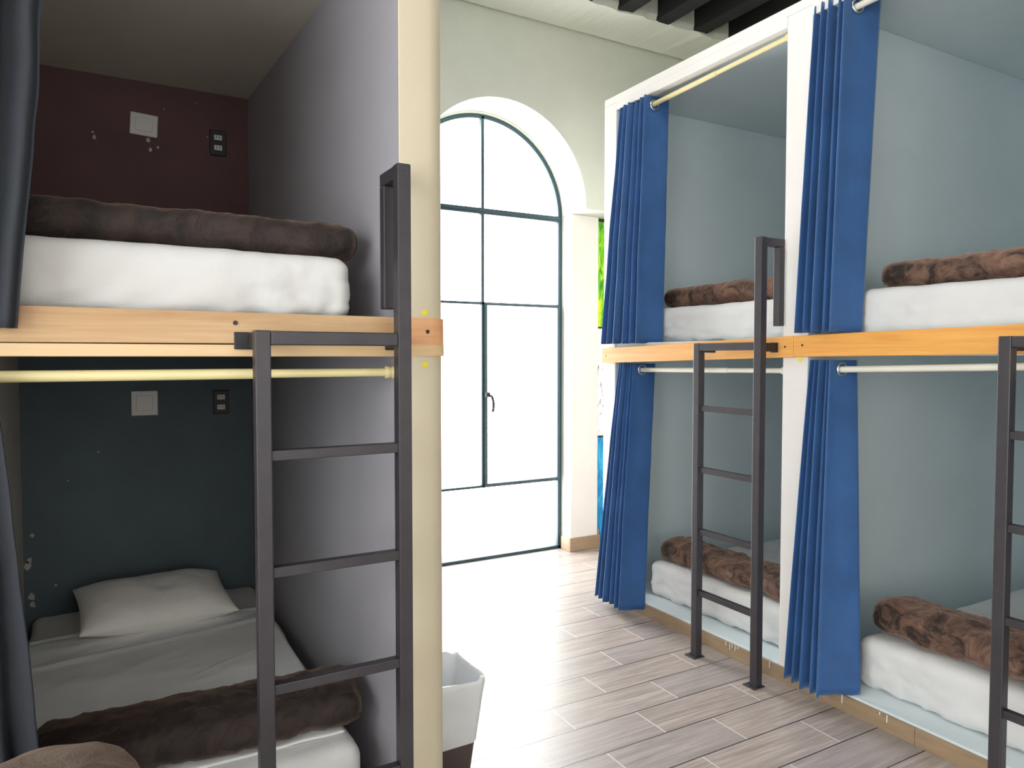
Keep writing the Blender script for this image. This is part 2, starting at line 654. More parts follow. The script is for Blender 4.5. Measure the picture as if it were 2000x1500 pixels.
# plaster lintel band with a ragged front edge
bm = bmesh.new()
NB = 120
sec = []
for i in range(NB + 1):
    x = XL + (XR - XL) * i / NB
    j1 = fbm((x, 0, 0), 9, 2) * 0.022
    j2 = fbm((x, 3, 0), 7, 5) * 0.016
    sec.append([bm.verts.new(p) for p in ((x, 4.23, 3.735), (x, 4.195, 3.735), (x, 4.188 + j2 * 0.3, 3.698), (x, 3.81 + j1, 3.70 + j2), (x, 3.80 + j1 * 0.4, 3.74 + j2), (x, 3.80, ZC), (x, 4.23, ZC))])  # back groove added to draw the dark shade line at the wall
for i in range(NB):
    for k in range(7):
        bm.faces.new((sec[i][k], sec[i + 1][k], sec[i + 1][(k + 1) % 7], sec[i][(k + 1) % 7]))
bm.faces.new(sec[0])
bm.faces.new(sec[-1][::-1])
struct(obj('trim_1', bm, M['wall']), 'plaster band with ragged edge along the top of the wall')

for k in range(-6, 6):
    x = 2.946 + 0.324 * k
    o = obj('ceiling_beam', B(x, x + 0.12, YF + 0.01, 3.83, 3.705, ZC - 0.01), M['beam'], bevel=0.008)
    struct(o, 'black timber ceiling beam')

# ------------------------------------------------------------------ arched window
win = thing('window_1', 'tall arched steel window with teal glazing bars', 'window', (CX, YB + 0.03, 0))
win['kind'] = 'structure'
WY0, WY1 = -0.015, 0.02          # local Y of the steel bars


def arc_bar(bm, r0, r1, y0, y1, t0=0.0, t1=math.pi, n=48):
    prev = None
    for i in range(n + 1):
        t = t0 + (t1 - t0) * i / n
        c, s = math.cos(t), math.sin(t)
        cur = [bm.verts.new((r * c, y, ZS + r * s)) for r, y in ((r0, y0), (r1, y0), (r1, y1), (r0, y1))]
        if prev:
            for k in range(4):
                bm.faces.new((prev[k], cur[k], cur[(k + 1) % 4], prev[(k + 1) % 4]))
        prev = cur


bm = bmesh.new()
arc_bar(bm, RAD - 0.03, RAD, WY0, WY1)
for s in (-1, 1):
    box(bm, s * RAD if s < 0 else RAD - 0.03, -RAD + 0.03 if s < 0 else RAD, WY0, WY1, 0.0, ZS)
box(bm, -RAD, RAD, WY0, WY1, 0.0, 0.022)
obj('outer_frame', bm, M['frame'], win, bevel=0.003)
for nm, z, hh in (('transom_bar', 2.472, 0.021), ('glazing_bar', 1.828, 0.009), ('glazing_bar', 0.527, 0.009)):
    bm = bmesh.new()
    box(bm, -RAD + 0.03, RAD - 0.03, WY0 - (0.006 if nm == 'transom_bar' else 0), WY1, z - hh, z + hh)
    if nm == 'transom_bar':
        box(bm, -RAD + 0.03, RAD - 0.03, WY0 - 0.014, WY1, z - 0.006, z + 0.006)
    obj(nm, bm, M['frame'], win, bevel=0.002)
bm = bmesh.new()
box(bm, -0.011, 0.011, WY0, WY1, 0.52, ZS + RAD - 0.01)
obj('mullion', bm, M['frame'], win, bevel=0.002)
# opening casement, right middle
bm = bmesh.new()
x0, x1, z0, z1 = 0.006, RAD - 0.022, 0.53, 1.83
for a in ((x0, x0 + 0.022, z0, z1), (x1 - 0.022, x1, z0, z1)):
    box(bm, a[0], a[1], WY0 - 0.014, WY0 + 0.004, a[2], a[3])
for a in ((z0, z0 + 0.016), (z1 - 0.016, z1)):
    box(bm, x0 + 0.022, x1 - 0.022, WY0 - 0.014, WY0 + 0.004, a[0], a[1])
cas = obj('casement', bm, M['frame'], win, bevel=0.002)
bm = bmesh.new()
box(bm, 0.008, 0.038, WY0 - 0.034, WY0 - 0.014, 1.165, 1.20)
hp = [(0.03, WY0 - 0.03, 1.178), (0.046, WY0 - 0.045, 1.172), (0.056, WY0 - 0.05, 1.13), (0.056, WY0 - 0.05, 1.085), (0.05, WY0 - 0.048, 1.06)]
for a, b in zip(hp, hp[1:]):
    tube(bm, a, b, 0.010, 0.009, 10)
obj('handle', bm, M['black'], cas)


def pane(poly):
    bm = bmesh.new()
    bm.faces.new([bm.verts.new((x, 0.006, z)) for x, z in poly])
    obj('pane', bm, M['glass'], win)


ri = RAD - 0.03
for s in (-1, 1):
    arc = [(s * ri * math.cos(math.pi / 2 * i / 20), ZS + ri * math.sin(math.pi / 2 * i / 20)) for i in range(21)]
    arc = [(x if abs(x) > 0.011 else s * 0.011, z) for x, z in arc]
    pane([(s * 0.011, 2.493), (s * ri, 2.493)] + arc[1:])
    pane([(s * 0.011, 1.837), (s * ri, 1.837), (s * ri, 2.451), (s * 0.011, 2.451)])
    pane([(s * 0.011, 0.536), (s * ri, 0.536), (s * ri, 1.819), (s * 0.011, 1.819)])
pane([(-ri, 0.022), (ri, 0.022), (ri, 0.518), (-ri, 0.518)])

# ------------------------------------------------------------------ painted panel beside the pier
pp = thing('painted_panel', 'tall narrow framed panel painted green, sketched white and blue, beside the white pier', 'painting', (3.255, 4.47, 0.02))
W_ = 0.5
bm = bmesh.new()
box(bm, 0.0, W_, 0.0, 0.04, 0.0, 2.465)
for x in (-0.002, W_ - 0.012):
    box(bm, x, x + 0.014, -0.012, 0.0, 0.0, 2.465)
for z in (0.0, 0.814, 1.645, 2.451):
    box(bm, 0.0, W_, -0.012, 0.0, z, z + 0.014)
obj('frame', bm, M['black'], pp)
for nm, z0, z1, m in (('canvas', 0.014, 0.814, 'art_blue'), ('canvas', 0.828, 1.645, 'art_sketch'), ('canvas', 1.659, 2.451, 'art_green')):
    o = obj(nm, B(0.012, W_ - 0.012, -0.006, 0.0, z0, z1), M[m], pp)
    o['label'] = {'art_blue': 'bottom blue painted field', 'art_sketch': 'middle white field with dark sketch lines', 'art_green': 'top green and yellow painted field'}[m]

# ------------------------------------------------------------------ right bunk unit
FX = 2.62
unit = thing('bunk_unit', 'white plaster built-in bunk unit with orange timber edge boards, right of the window', 'bunk bed', (FX, 2.1, 0))


def U(name, bm, m, bevel=0.004, parent=None):
    """child of the right unit; geometry given in world coordinates"""
    bmesh.ops.translate(bm, verts=bm.verts, vec=(-FX, -2.1, 0))
    return obj(name, bm, m, parent or unit, bevel)


def wallpanel(x0, x1, y0, y1, z0, z1, front_axis=0):
    """panel painted inside with a white front edge"""
    bm = bmesh.new()
    vs, fs = box(bm, x0, x1, y0, y1, z0, z1, 1)
    fs[0].material_index = 0          # -X face
    return bm, fs


BXE = 4.68
bm, fs = wallpanel(FX, BXE, 3.40, 3.515, 0, 2.93)
fs[3].material_index = 0
U('end_panel', bm, [M['white'], M['inner']])
for y0, y1 in ((2.065, 2.195), (0.745, 0.875)):
    bm, fs = wallpanel(FX, BXE, y0, y1, 0, 2.93)
    if y0 < 1:
        fs[2].material_index = 0
    o = U('divider_panel', bm, [M['white'], M['inner']])
bm = bmesh.new()
box(bm, BXE - 0.05, BXE, 0.875, 3.40, 0, 2.93)
U('back_panel', bm, M['inner'], 0)
bm = bmesh.new()
vs, fs = box(bm, FX, BXE, 0.745, 3.515, 2.93, 2.972, 0)
fs[4].material_index = 1
U('ceiling_panel', bm, [M['white'], M['inner']])
for y0, y1 in ((2.195, 3.40), (0.875, 2.065)):
    bm = bmesh.new()
    box(bm, FX, FX + 0.05, y0, y1, 2.885, 2.93)
    U('header_panel', bm, M['white'], 0)
    # low plinth carrying the bottom mattress
    bm = bmesh.new()
    vs, fs = box(bm, FX, BXE - 0.05, y0, y1, 0, 0.074, 0)
    U('plinth', bm, M['inner'], 0.004)
    bm = bmesh.new()
    box(bm, FX + 0.005, BXE - 0.05, y0, y1, 1.455, 1.53)
    U('bed_deck', bm, M['inner'], 0)
# timber edge boards (slightly out of level, as built)
TB = 0.024
for (ya, za0, za1), (yb, zb0, zb1), scr in (((3.50, 1.414, 1.502), (2.121, 1.448, 1.541), ((3.46, 1.455), (2.165, 1.494))),
                                            ((2.119, 1.450, 1.541), (0.745, 1.464, 1.566), ((2.075, 1.50), (0.80, 1.515)))):
    bm = bmesh.new()
    hexa(bm, [(FX - TB, yb, zb0), (FX, yb, zb0), (FX, ya, za0), (FX - TB, ya, za0),
              (FX - TB, yb, zb1), (FX, yb, zb1), (FX, ya, za1), (FX - TB, ya, za1)])
    o = U('edge_board', bm, M['orange'], 0.003)
    for y, z in scr:
        b2 = bmesh.new()
        tube(b2, (FX - TB - 0.001, y, z), (FX - TB + 0.004, y, z), 0.0048, n=12)
        U('screw', b2, M['black'], 0, o)
# yellow paint spot below the board
bm = bmesh.new()
tube(bm, (FX - 0.002, 2.105, 1.437), (FX + 0.002, 2.105, 1.437), 0.010, n=9)
U('paint_spot', bm, M['yellow'], 0)['label'] = 'small yellow paint spot'

bm = bmesh.new()
y = 3.40
while y > 0.75:
    y2 = max(0.745, y - 0.46)
    box(bm, FX - 0.012, FX, y2 + 0.0015, y, 0, 0.066)
    y = y2
for yy, hh in ((2.50, .02), (2.475, .032), (2.46, .016), (2.44, .024), (2.425, .012), (2.235, .03), (1.865, .035), (1.70, .012), (1.67, .028), (2.10, .02)):
    box(bm, FX - 0.0135, FX - 0.011, yy - 0.0022, yy + 0.0022, 0.066 - hh, 0.067, 1)
struct(obj('baseboard_right', bm, [M['base'], M['white']], bevel=0.0015), 'brown tile baseboard with white paint drips along the right bunks')

# ------------------------------------------------------------------ left bunk unit
LY = 1.95
unitL = thing('bunk_unit', 'dim grey built-in bunk unit with rounded cream end post, left of the window', 'bunk bed', (0.2, LY, 0))


def UL(name, bm, m, bevel=0.004, parent=None, smooth=False):
    bmesh.ops.translate(bm, verts=bm.verts, vec=(-0.2, -LY, 0))
    return obj(name, bm, m, parent or unitL, bevel, smooth)


BY = 3.75
# right side wall of the bay (slightly out of square) behind the end post
bm = bmesh.new()
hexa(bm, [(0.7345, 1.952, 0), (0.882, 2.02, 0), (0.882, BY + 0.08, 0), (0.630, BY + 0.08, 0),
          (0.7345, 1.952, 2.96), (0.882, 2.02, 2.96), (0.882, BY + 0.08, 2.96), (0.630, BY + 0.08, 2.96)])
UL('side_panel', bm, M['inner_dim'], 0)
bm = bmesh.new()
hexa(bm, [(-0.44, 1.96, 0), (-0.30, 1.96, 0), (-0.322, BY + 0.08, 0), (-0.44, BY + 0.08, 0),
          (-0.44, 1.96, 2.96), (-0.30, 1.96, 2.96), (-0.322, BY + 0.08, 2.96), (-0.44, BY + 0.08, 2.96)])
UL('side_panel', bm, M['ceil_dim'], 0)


def post_section(x0, x1, yf, yb, r, rs, grow=0.0):
    """front edge of the wall: small radius at x0, full round at x1"""
    pts = [(x0 - grow * 0, yb)]
    for i in range(5):
        t = math.pi + (math.pi / 2) * i / 4
        pts.append((x0 + rs + rs * math.cos(t), yf - grow + rs + rs * math.sin(t)))
    for i in range(13):
        t = -math.pi / 2 + (math.pi / 2) * i / 12
        pts.append((x1 + grow - r + r * math.cos(t), yf - grow + r + r * math.sin(t)))
    pts.append((x1 + grow, yb))
    return pts


def prism(bm, pts, z0, z1, mi=0, lean=0.0):
    a = [bm.verts.new((x - lean * (1.5 - z0), y, z0)) for x, y in pts]
    b = [bm.verts.new((x - lean * (1.5 - z1), y, z1)) for x, y in pts]
    n = len(pts)
    for i in range(n):
        f = bm.faces.new((a[i], a[(i + 1) % n], b[(i + 1) % n], b[i]))
        f.material_index = mi
    bm.faces.new(a[::-1]).material_index = mi
    bm.faces.new(b).material_index = mi


bm = bmesh.new()
prism(bm, post_section(0.736, 0.884, LY, LY + 0.12, 0.06, 0.003), 0, 2.97)
post = UL('end_post', bm, M['cream'], 0)
for p in post.data.polygons:
    p.use_smooth = abs(p.normal.z) < 0.5
post.data.set_sharp_from_angle(angle=R(35))
bm = bmesh.new()
prism(bm, post_section(0.734, 0.884, LY, LY + 0.12, 0.062, 0.006, 0.006), 1.484, 1.562)
band = UL('post_band', bm, M['peach'], 0)
band['label'] = 'peach timber band around the end post'
bm = bmesh.new()
prism(bm, post_section(0.734, 0.884, LY, LY + 0.12, 0.062, 0.006, 0.007), 1.452, 1.484)
UL('post_band_trim', bm, M['pale'], 0)
for x, z in ((0.818, 1.523),):
    b2 = bmesh.new()
    tube(b2, (x, LY - 0.0075, z), (x, LY - 0.003, z), 0.006, n=12)
    UL('screw', b2, M['black'], 0, band)
for z in (1.578, 1.428):
    bm = bmesh.new()
    tube(bm, (0.812, LY - 0.002, z), (0.812, LY + 0.003, z), 0.009, n=9)
    UL('paint_spot', bm, M['yellow'], 0)['label'] = 'small yellow paint spot'


def chips(bm, spots, y, seed):
    rnd = random.Random(seed)
    for x, z, s in spots:
        n = 7
        vs = [bm.verts.new((x + s * rnd.uniform(0.4, 1) * math.cos(2 * math.pi * i / n), y, z + s * rnd.uniform(0.5, 1.4) * math.sin(2 * math.pi * i / n))) for i in range(n)]
        bm.faces.new(vs).material_index = 1


bm = bmesh.new()
box(bm, -0.44, 0.70, BY, BY + 0.08, 1.5, 2.96)
chips(bm, ((-0.02, 2.43, .012), (-0.025, 2.45, .006), (0.195, 2.445, .011), (0.205, 2.405, .009), (0.235, 2.42, .007), (0.45, 2.50, .004), (0.265, 2.60, .004), (0.40, 2.65, .003)), BY - 0.001, 3)
UL('back_panel', bm, [M['maroon_wall'], M['chip']], 0)['label'] = 'dark maroon upper back wall'
bm = bmesh.new()
box(bm, -0.44, 0.70, BY, BY + 0.08, 0.0, 1.5)
chips(bm, ((-0.285, 0.67, .012), (-0.30, 0.56, .016), (-0.305, 0.54, .018), (-0.205, 0.44, .008), (-0.295, 0.40, .018), (-0.29, 0.365, .014), (-0.03, 1.02, .006), (-0.15, 0.9, .005)), BY - 0.001, 4)
UL('back_panel', bm, [M['teal_wall'], M['chip']], 0)['label'] = 'dark teal lower back wall'
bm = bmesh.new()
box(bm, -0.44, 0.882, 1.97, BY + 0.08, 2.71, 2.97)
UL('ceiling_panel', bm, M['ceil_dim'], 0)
bm = bmesh.new()
box(bm, -0.31, 0.72, 2.0, BY, 1.47, 1.55)
UL('bed_deck', bm, M['teal_wall'], 0)
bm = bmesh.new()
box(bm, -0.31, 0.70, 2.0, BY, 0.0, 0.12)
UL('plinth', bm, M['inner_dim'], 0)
bm = bmesh.new()
hexa(bm, [(-0.6, LY - 0.012, 1.482), (0.735, LY - 0.012, 1.485), (0.735, LY + 0.02, 1.485), (-0.6, LY + 0.02, 1.482),
          (-0.6, LY - 0.012, 1.566), (0.735, LY - 0.012, 1.562), (0.735, LY + 0.02, 1.562), (-0.6, LY + 0.02, 1.566)])
eb = UL('edge_board', bm, M['tan'], 0.002)
b2 = bmesh.new()
tube(b2, (0.291, LY - 0.0135, 1.536), (0.291, LY - 0.008, 1.536), 0.006, n=12)
UL('screw', b2, M['black'], 0, eb)
bm = bmesh.new()
box(bm, -0.6, 0.735, LY - 0.008, LY + 0.03, 1.451, 1.481)
UL('edge_trim', bm, M['pale'], 0.002)['label'] = 'pale strip below the timber board'

# ------------------------------------------------------------------ ladders
STEEL = 0.038


def make_ladder(label):
    """local frame: X runs across the ladder (left post at 0), Y points towards the bunk, z up"""
    t = thing('bed_ladder', label, 'ladder', (0, 0, 0), 'dark steel bunk ladders')
    s, Wd, TOP, HT = STEEL, 0.405, 1.515, 1.965
    obj('post', B(0, s, 0, s, 0.004, TOP), M['steel'], t, 0.003)
    obj('post', B(Wd - s, Wd, 0, s, 0.004, HT), M['steel'], t, 0.003)
    obj('top_bar', B(s, Wd - s, 0.001, s - 0.001, TOP - 0.036, TOP - 0.001), M['steel'], t, 0.003)
    for z in (1.205, 0.912, 0.615, 0.318):
        obj('rung', B(s - 0.001, Wd - s + 0.001, 0.006, s - 0.004, z - 0.013, z + 0.013), M['steel'], t, 0.002)
    bm = bmesh.new()
    box(bm, Wd - s + 0.002, Wd - 0.002, s - 0.001, 0.15, HT - 0.036, HT - 0.001)
    box(bm, Wd - s + 0.002, Wd - 0.002, 0.15 - 0.034, 0.15, 1.585, HT - 0.036)
    obj('grab_handle', bm, M['steel'], t, 0.003)
    for x in (0.0, Wd - s):
        bm = bmesh.new()
        box(bm, x + 0.001, x + s - 0.001, s, 0.11, TOP - 0.042, TOP - 0.004)
        box(bm, x - 0.032 if x == 0 else x, x + s if x == 0 else x + s + 0.004, 0.104, 0.108, TOP - 0.046, TOP - 0.002)
        obj('bracket', bm, M['black'], t, 0.002)
        bm = bmesh.new()
        box(bm, x - 0.022, x + s + 0.006, -0.018, s + 0.012, 0.0, 0.005)
        tube(bm, (x - 0.011, 0.01, 0.005), (x - 0.011, 0.01, 0.009), 0.006, n=10)
        obj('foot_plate', bm, M['steel'], t, 0.001)
    return t


def dup(root, label):
    r = root.copy()
    C.objects.link(r)
    r['label'] = label
    for ch in list(root.children):
        c = ch.copy()
        C.objects.link(c)
        c.parent = r
    return r


lad = make_ladder('dark grey steel bunk ladder standing before the dim left bunks')
lad.location = (0.319, 1.83, 0)
lad2 = dup(lad, 'dark grey steel bunk ladder beside the middle white pillar of the right bunks')
lad2.location = (2.452, 2.578, 0)
lad2.rotation_euler = (0, 0, R(-90))
lad3 = dup(lad, 'dark grey steel bunk ladder cut off by the right edge of the photo')
lad3.location = (2.452, 1.228, 0)
lad3.rotation_euler = (0, 0, R(-90))

# ------------------------------------------------------------------ mattresses
def mattress(lx, ly, lz, loc, seed, front, label, amp=0.006):
    o = obj('mattress', mattress_mesh(lx, ly, lz, seed, front, amp), M['sheet'], smooth=True)
    o.location = loc
    return tag(o, label, 'mattress', 'bunk mattresses in white fitted sheets')


mattress(0.90, 1.70, 0.187, (0.175, 2.872, 1.55), 1, (1, -1), 'white sheeted mattress on the upper left bunk, above the tan timber board')
mattress(0.93, 1.74, 0.20, (0.172, 2.872, 0.12), 2, (1, -1), 'white sheeted mattress on the lower left bunk, under the pillow')
mattress(1.86, 1.02, 0.195, (3.665, 2.715, 0.074), 3, (0, -1), 'white sheeted mattress on the lower right bunk behind the middle ladder')
mattress(1.86, 1.00, 0.195, (3.665, 2.715, 1.53), 4, (0, -1), 'white sheeted mattress on the upper right bunk next to the window')
mattress(1.86, 1.00, 0.205, (3.665, 1.395, 0.074), 5, (0, -1), 'white sheeted mattress on the lower right bunk nearest the camera')
mattress(1.86, 1.03, 0.200, (3.665, 1.405, 1.53), 6, (0, -1), 'white sheeted mattress on the upper right bunk nearest the camera')


# ------------------------------------------------------------------ blankets
def blanket(L, w, h, loc, rz, seed, label, m='brown', lump=0.012, ry=0.0):
    o = obj('rolled_blanket', roll_mesh(L, w, h, seed, lump), M[m], smooth=True)
    o.location = loc
    o.rotation_euler = (0, ry, rz)
    return tag(o, label, 'blanket', 'rolled brown plush blankets')


blanket(0.90, 0.24, 0.118, (0.205, 2.19, 1.735), R(2), 11, 'dark brown plush blanket rolled along the upper left mattress', 'dark_brown', 0.010)
blanket(0.84, 0.27, 0.135, (0.24, 2.225, 0.322), R(-3), 12, 'dark brown plush blanket rolled across the lower left mattress', 'dark_brown', 0.012)
blanket(0.94, 0.27, 0.125, (2.91, 2.725, 0.268), R(90), 13, 'brown plush blanket rolled on the lower right mattress behind the middle ladder', 'brown', 0.016)
blanket(0.98, 0.25, 0.125, (2.93, 2.72, 1.724), R(90), 14, 'brown plush blanket rolled on the upper right mattress next to the window', 'brown', 0.008)
blanket(0.92, 0.30, 0.145, (2.94, 1.415, 0.277), R(90), 15, 'brown plush blanket rolled on the lower right mattress nearest the camera', 'brown', 0.014)
blanket(0.95, 0.25, 0.118, (2.93, 1.395, 1.729), R(90), 16, 'brown plush blanket rolled on the upper right mattress nearest the camera', 'brown', 0.012)

# flat top sheet with creases on the lower left bunk
bm = bmesh.new()
nx, ny = 90, 110
rows = []
for j in range(ny + 1):
    row = []
    for i in range(nx + 1):
        u, v = i / nx, j / ny
        x = -0.275 + 0.885 * u
        yb = 3.36 + 0.02 * math.sin(u * 5)
        y = 2.10 + (yb - 2.10) * v
        z = 0.3245
        z += max(0, fbm((x * 1.2 + y * 0.5, y * 2.4 - x * 0.8, 0), 2.6, 8)) * 0.010
        d = (y - 3.13 - 0.14 * (u - 0.5)) / 0.018
        z += 0.007 * math.exp(-d * d)                     # long fold in front of the pillow
        d = (y - 2.80 - 0.5 * (u - 0.75)) / 0.014
        z += 0.006 * math.exp(-d * d) * max(0, 1 - abs(u - 0.75) * 4)
        d = (y - 2.45 - 0.6 * u) / 0.016
        z += 0.005 * math.exp(-d * d) * max(0, 1 - abs(u - 0.18) * 5)
        z += 0.008 * max(0, 1 - (yb - y) / 0.02)           # thick turned hem
        row.append(bm.verts.new((x, y, z)))
    rows.append(row)
for j in range(ny):
    for i in range(nx):
        bm.faces.new((rows[j][i], rows[j][i + 1], rows[j + 1][i + 1], rows[j + 1][i]))
o = obj('flat_sheet', bm, M['sheet_grey'], smooth=True)
solid(o, 0.004)
tag(o, 'pale grey creased flat sheet spread over the lower left mattress', 'sheet')

# pillow
bm = bmesh.new()
PW, PD, PH = 0.59, 0.42, 0.155


def pfn(t):
    u, v = t.x, t.y
    k = (max(0, 1 - abs(u) ** 2.6) * max(0, 1 - abs(v) ** 2.6)) ** 0.55
    pin = 1 - 0.045 * (1 - abs(u) ** 2) * abs(v) ** 3
    pin2 = 1 - 0.045 * (1 - abs(v) ** 2) * abs(u) ** 3
    z = t.z * (0.004 + PH / 2 * k)
    p = Vector((u * PW / 2 * pin2, v * PD / 2 * pin, z))
    p.z += fbm((p.x, p.y, 0), 6, 21) * 0.012 * k
    return p


grid_box(bm, 1, 1, 1, 44, 36, 4, pfn)
o = obj('pillow', bm, M['pillow'], smooth=True)
o.location = (0.175, 3.43, 0.402)
o.rotation_euler = (R(9), R(1.5), R(5))
tag(o, 'white pillow lying at the head of the lower left bunk', 'pillow')


# ------------------------------------------------------------------ curtains and rods
def rings(o, pts, axis):
    for p in pts:
        bm = bmesh.new()
        torus(bm, p, axis, 0.026, 0.005)
        obj('grommet', bm, M['chrome'], o, smooth=True)


def curtain(top, bot, zt, zb, m, label, hem=None, nz=40):
    o = obj('curtain', curtain_mesh(top, bot, zt, zb, nz, hem), M[m], smooth=True)
    solid(o, 0.003)
    return tag(o, label, 'curtain', 'bunk curtains drawn to one side')


def hems(n, fn):
    return [fn(i / (n - 1)) for i in range(n)]


def folds(a, b, A, n, end, pts=16):
    """accordion folds square to the rod from a to b (plan), last one opening into a flat panel up to point end"""
    a, b = Vector(a), Vector(b)
    out = []
    N = n * pts
    for i in range(N + 1):
        t = i / N
        c_ = math.cos(2 * math.pi * n * (1 - t))
        c_ = math.copysign(abs(c_) ** 0.75, c_)
        k = 0.82 + 0.18 * math.sin(9.3 * t + n)
        k = k * (1 - t ** 6) + t ** 6
        q = a + (b - a) * t
        out.append((q.x - A * k * c_, q.y + 0.004 * math.sin(23 * t)))
    e, f = Vector(out[-1]), Vector(end)
    for i in range(1, 17):
        t = i / 16
        q = e + (f - e) * t
        out.append((q.x, q.y + 0.010 * math.sin(math.pi * t) * (1 - t)))
    return out


# right unit, upper, by the window
t_ = folds((2.655, 3.365), (2.655, 3.13), 0.055, 5, (2.752, 3.10))
b_ = folds((2.585, 3.45), (2.600, 3.13), 0.050, 5, (2.715, 3.095))
c = curtain(t_, b_, 2.885, 1.527, 'blue', 'blue curtain on the upper right bunk next to the window')
rings(c, [(2.66, 3.113, 2.832)], (0.1, 1, 0))
# right unit, lower, by the window
t_ = folds((2.655, 3.36), (2.655, 3.215), 0.055, 5, (2.745, 3.19))
b_ = folds((2.525, 3.42), (2.500, 3.145), 0.048, 5, (2.600, 3.095))
c = curtain(t_, b_, 1.412, 0.045, 'blue', 'blue curtain on the lower right bunk next to the window')
rings(c, [(2.66, 3.202, 1.377)], (0.1, 1, 0))
# right unit, upper, near bay
t_ = folds((2.652, 2.052), (2.650, 1.90), 0.056, 4, (2.785, 1.868))
b_ = folds((2.590, 2.085), (2.605, 1.915), 0.050, 4, (2.705, 1.872))
c = curtain(t_, b_, 2.915, 1.552, 'blue', 'blue curtain on the upper right bunk nearest the camera')
rings(c, [(2.66, 1.885, 2.858)], (0.2, 1, 0))
# right unit, lower, near bay: pleats behind, flat panel in front
t_ = folds((2.655, 2.050), (2.655, 1.945), 0.055, 4, (2.742, 1.918))
b_ = folds((2.560, 2.095), (2.532, 1.90), 0.040, 4, (2.640, 1.805))
c = curtain(t_, b_, 1.437, 0.062, 'blue', 'blue curtain on the lower right bunk nearest the camera', hem=hems(len(t_), lambda u: -0.018 if u > 0.80 else 0.0))
rings(c, [(2.66, 1.928, 1.398)], (0.1, 1, 0))
# left unit, upper and lower
t_ = pleats((-0.50, 1.925), (-0.062, 1.925), 0.030, 5)
b_ = pleats((-0.55, 1.91), (-0.165, 1.915), 0.026, 5)
curtain(t_, b_, 2.66, 1.512, 'blue_shaded', 'blue curtain on the upper left bunk, shade painted into its colour', hem=hems(len(t_), lambda u: 0.012 * (1 - u)))
t_ = pleats((-0.58, 1.92), (-0.25, 1.915), 0.026, 5, flat=(-0.213, 1.90))
b_ = pleats((-0.52, 1.90), (-0.165, 1.91), 0.03, 5, flat=(-0.105, 1.875))
curtain(t_, b_, 1.44, 0.12, 'blue_shaded', 'blue curtain on the lower left bunk, shade painted into its colour')


def rod(a, b, joint, r, label, m='rod', caps=(True, True)):
    a, b = Vector(a), Vector(b)
    t = thing('curtain_rod', label, 'curtain rod', a, 'telescopic curtain rods')
    d = b - a
    j = d * joint
    bm = bmesh.new()
    tube(bm, (0, 0, 0), j, r)
    obj('outer_tube', bm, M[m], t, smooth=True).data.set_sharp_from_angle(angle=R(50))
    bm = bmesh.new()
    tube(bm, j, d, r * 0.86)
    obj('inner_tube', bm, M[m], t, smooth=True).data.set_sharp_from_angle(angle=R(50))
    for p, s in ((Vector((0, 0, 0)), 1), (d, -1)):
        bm = bmesh.new()
        n = d.normalized() * s
        tube(bm, p, p + n * 0.012, r * 1.35)
        tube(bm, p + n * 0.012, p + n * 0.022, r * 1.15)
        tube(bm, p + n * 0.022, p + n * 0.030, r * 1.3)
        obj('end_cap', bm, M[m], t)
    return t


rod((2.66, 3.398, 2.832), (2.66, 2.197, 2.862), 0.62, 0.013, 'cream curtain rod on the upper right bunk next to the window', 'rod_cream')
rod((2.66, 3.398, 1.374), (2.66, 2.197, 1.388), 0.70, 0.013, 'white curtain rod on the lower right bunk next to the window')
rod((2.66, 2.063, 2.855), (2.66, 0.877, 2.862), 0.66, 0.013, 'white curtain rod on the upper right bunk nearest the camera')
rod((2.66, 2.063, 1.394), (2.66, 0.877, 1.428), 0.78, 0.013, 'white curtain rod on the lower right bunk nearest the camera')
rod((-0.298, 1.985, 1.405), (0.735, 1.985, 1.406), 0.62, 0.0135, 'pale yellow curtain rod on the lower left bunk', 'rod_cream')


# ------------------------------------------------------------------ wall plates and outlets
def wall_plate(x0, x1, z0, z1, label, roll=0.0):
    cx, cz = (x0 + x1) / 2, (z0 + z1) / 2
    t = thing('wall_plate', label, 'wall plate', (cx, BY, cz), 'square wall plates on the back walls')
    w, h = (x1 - x0) / 2, (z1 - z0) / 2
    obj('plate', B(-w, w, -0.012, -0.0005, -h, h), M['plate'], t, 0.004)
    obj('cover', B(-w * 0.62, w * 0.62, -0.016, -0.012, -h * 0.62, h * 0.62), M['plate'], t, 0.002)
    t.rotation_euler = (0, roll, 0)
    return t


wall_plate(0.122, 0.236, 2.462, 2.562, 'pale square wall plate on the dark maroon upper back wall', R(3))
wall_plate(0.104, 0.216, 1.178, 1.293, 'pale square wall plate on the dark teal lower back wall')


def power_outlet(x0, x1, z0, z1, label):
    cx, cz = (x0 + x1) / 2, (z0 + z1) / 2
    t = thing('power_outlet', label, 'outlet', (cx, BY, cz), 'black double power outlets')
    w, h = (x1 - x0) / 2, (z1 - z0) / 2
    obj('plate', B(-w, w, -0.011, -0.0005, -h, h), M['black'], t, 0.003)
    for s in (-1, 1):
        obj('socket', B(-0.018, 0.018, -0.015, -0.011, s * 0.024 - 0.012, s * 0.024 + 0.012), M['plate'], t, 0.002)
        bm = bmesh.new()
        for q in (-0.007, 0.007):
            box(bm, q - 0.0016, q + 0.0016, -0.0156, -0.015, s * 0.024 - 0.003, s * 0.024 + 0.006)
        obj('slot', bm, M['black'], t)
    return t


power_outlet(0.458, 0.532, 2.415, 2.535, 'black outlet with two pale sockets on the dark maroon upper back wall')
power_outlet(0.456, 0.526, 1.174, 1.288, 'black outlet with two pale sockets on the dark teal lower back wall')


